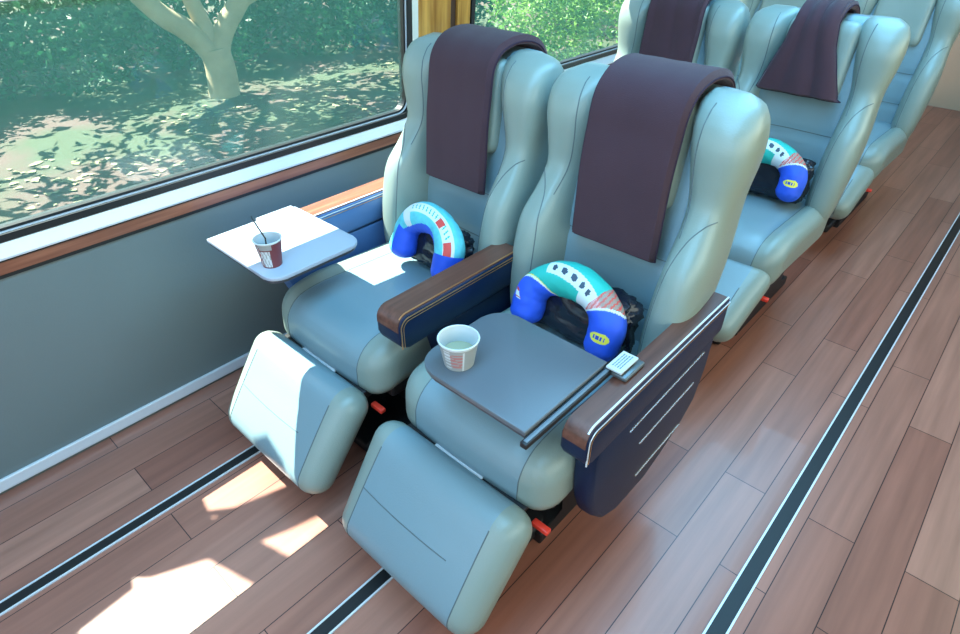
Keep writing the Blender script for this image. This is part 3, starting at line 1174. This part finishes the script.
limb('trunk', [(4.77, -1.25), (4.80, -1.0), (4.81, -0.75), (4.78, -0.5)], 0.24, 0.21)
limb('branch', [(4.80, -0.75), (4.66, -0.46), (4.42, -0.19), (4.22, -0.04), (4.0, 0.22), (3.6, 0.8), (3.3, 1.6)], 0.17, 0.12, -0.03)
limb('branch', [(4.80, -0.72), (4.88, -0.45), (5.02, -0.22), (5.26, 0.04), (5.5, 0.3), (5.9, 0.9), (6.2, 1.7)], 0.17, 0.11, 0.03)
limb('branch', [(5.26, 0.0), (5.7, 0.12), (6.2, 0.30), (6.9, 0.4)], 0.08, 0.04, -0.05)
limb('branch', [(4.82, -0.55), (4.70, -0.1), (4.62, 0.3), (4.5, 1.0), (4.4, 1.9)], 0.13, 0.09, -0.05)
cb = leaf_bm(6500, (4.2, 4.6, 1.2), 0.13, 11, shell=0.2)
bmesh.ops.translate(cb, verts=cb.verts[:], vec=(0.6, -0.4, 4.4))
obj('crown', cb, LEAF_D, tr, smooth=False, recalc=False)

protoD = leaf_bm(5200, (1.2, 1.35, 1.35), 0.075, 21)
hd = obj('hedge_bush', protoD, LEAF_D, smooth=False, recalc=False)
tag(hd, 'dark green bush in the hedge behind the forked tree', 'bush', 'dark bushes behind the garden tree')
first = True
for i, (x, y, z, s) in enumerate(((-10.2, 1.0, -0.1, 1.2), (-10.0, 3.4, 0.0, 1.15), (-10.1, 5.8, 0.0, 1.2), (-9.6, 8.2, -0.1, 1.2), (-8.9, 10.5, 0, 1.2), (-13.6, 1.6, 1.2, 1.8), (-13.6, 5.6, 1.4, 1.8), (-13.2, 9.6, 1.5, 1.8))):
    o = hd if first else hd.copy()
    if not first:
        C.objects.link(o)
    first = False
    o.location = (x, y, z)
    o.scale = (s, s, s)
    o.rotation_euler = (0, 0, i * 1.3)
protoL = leaf_bm(5200, (1.3, 1.4, 1.4), 0.065, 33)
ld = obj('garden_shrub', protoL, LEAF_L, smooth=False, recalc=False)
tag(ld, 'bright sunlit green shrub outside the second window', 'shrub', 'sunlit shrubs outside the rear window')
first = True
for i, (x, y, z, s) in enumerate(((-5.2, 10.0, -0.2, 0.9), (-4.4, 12.6, 0.0, 1.0), (-7.2, 13.6, 0.3, 1.3), (-3.6, 15.6, 0.1, 1.1), (-6.4, 17.0, 0.6, 1.3))):
    o = ld if first else ld.copy()
    if not first:
        C.objects.link(o)
    first = False
    o.location = (x, y, z)
    o.scale = (s, s, s)
    o.rotation_euler = (0, 0, i * 1.7)

# unseen tree added beside the coach; its leaves are cut to shade the floor
st = thing('shade_tree', 'unseen tree added beside the coach to shade patches of its floor', 'tree', (-1.9, -2.6, -1.2))
obj('trunk', tube(spline([(0, 0, -0.05), (0.03, 0.02, 1.2), (0.0, 0.05, 2.4), (0.05, 0.1, 4.6)], 5), 0.12, 12, radii=[0.14 - 0.004 * k for k in range(16)]), BARK, st)


def up_sun(x, y, X):
    h = (x - X) / 0.60
    return Vector((X, y - 0.17 * h, h)) - Vector((-1.9, -2.6, -1.2))


def cut_shade_leaf(poly, X, k):  # shadow outline on the floor, projected up the sun's rays
    bm = bmesh.new()
    f = bm.faces.new([bm.verts.new(up_sun(a_, b_, X + 0.03 * math.sin(j * 2.1 + k))) for j, (a_, b_) in enumerate(poly)])
    bmesh.ops.triangulate(bm, faces=[f])
    r = bmesh.ops.extrude_face_region(bm, geom=bm.faces[:])
    for v in r['geom']:
        if isinstance(v, bmesh.types.BMVert):
            v.co.z += 0.004
    obj('shade_leaf', bm, LEAF_D, st, smooth=False)


cut_shade_leaf([(0.40, 0.20), (0.50, 0.25), (0.60, 0.34), (0.66, 0.47), (0.82, 0.515), (0.83, 0.63), (0.71, 0.598), (0.60, 0.535), (0.51, 0.545), (0.40, 0.57)], -1.20, 1)
cut_shade_leaf([(0.545, 0.52), (0.62, 0.54), (0.715, 0.59), (0.745, 0.67), (0.77, 0.77), (0.68, 0.79), (0.605, 0.76), (0.565, 0.63)], -1.27, 2)
cut_shade_leaf([(0.38, -0.10), (0.50, -0.13), (0.60, -0.05), (0.62, 0.12), (0.60, 0.30), (0.50, 0.33), (0.40, 0.30)], -1.33, 3)
cut_shade_leaf([(0.55, 0.02), (0.70, 0.05), (0.85, 0.12), (0.86, 0.22), (0.72, 0.21), (0.58, 0.14)], -1.40, 4)
cut_shade_leaf([(0.40, -0.5), (0.60, -0.52), (0.84, -0.42), (0.86, -0.16), (0.66, -0.12), (0.42, -0.16)], -1.46, 5)
for pts, r_ in ((((0.02, 0.05, 2.6), up_sun(0.42, -0.4, -1.5), up_sun(0.42, 0.0, -1.45), up_sun(0.46, 0.30, -1.25), up_sun(0.50, 0.50, -1.2), up_sun(0.62, 0.66, -1.27)), 0.012),):
    obj('branch', tube(spline(pts, 6), r_, 10), BARK, st)
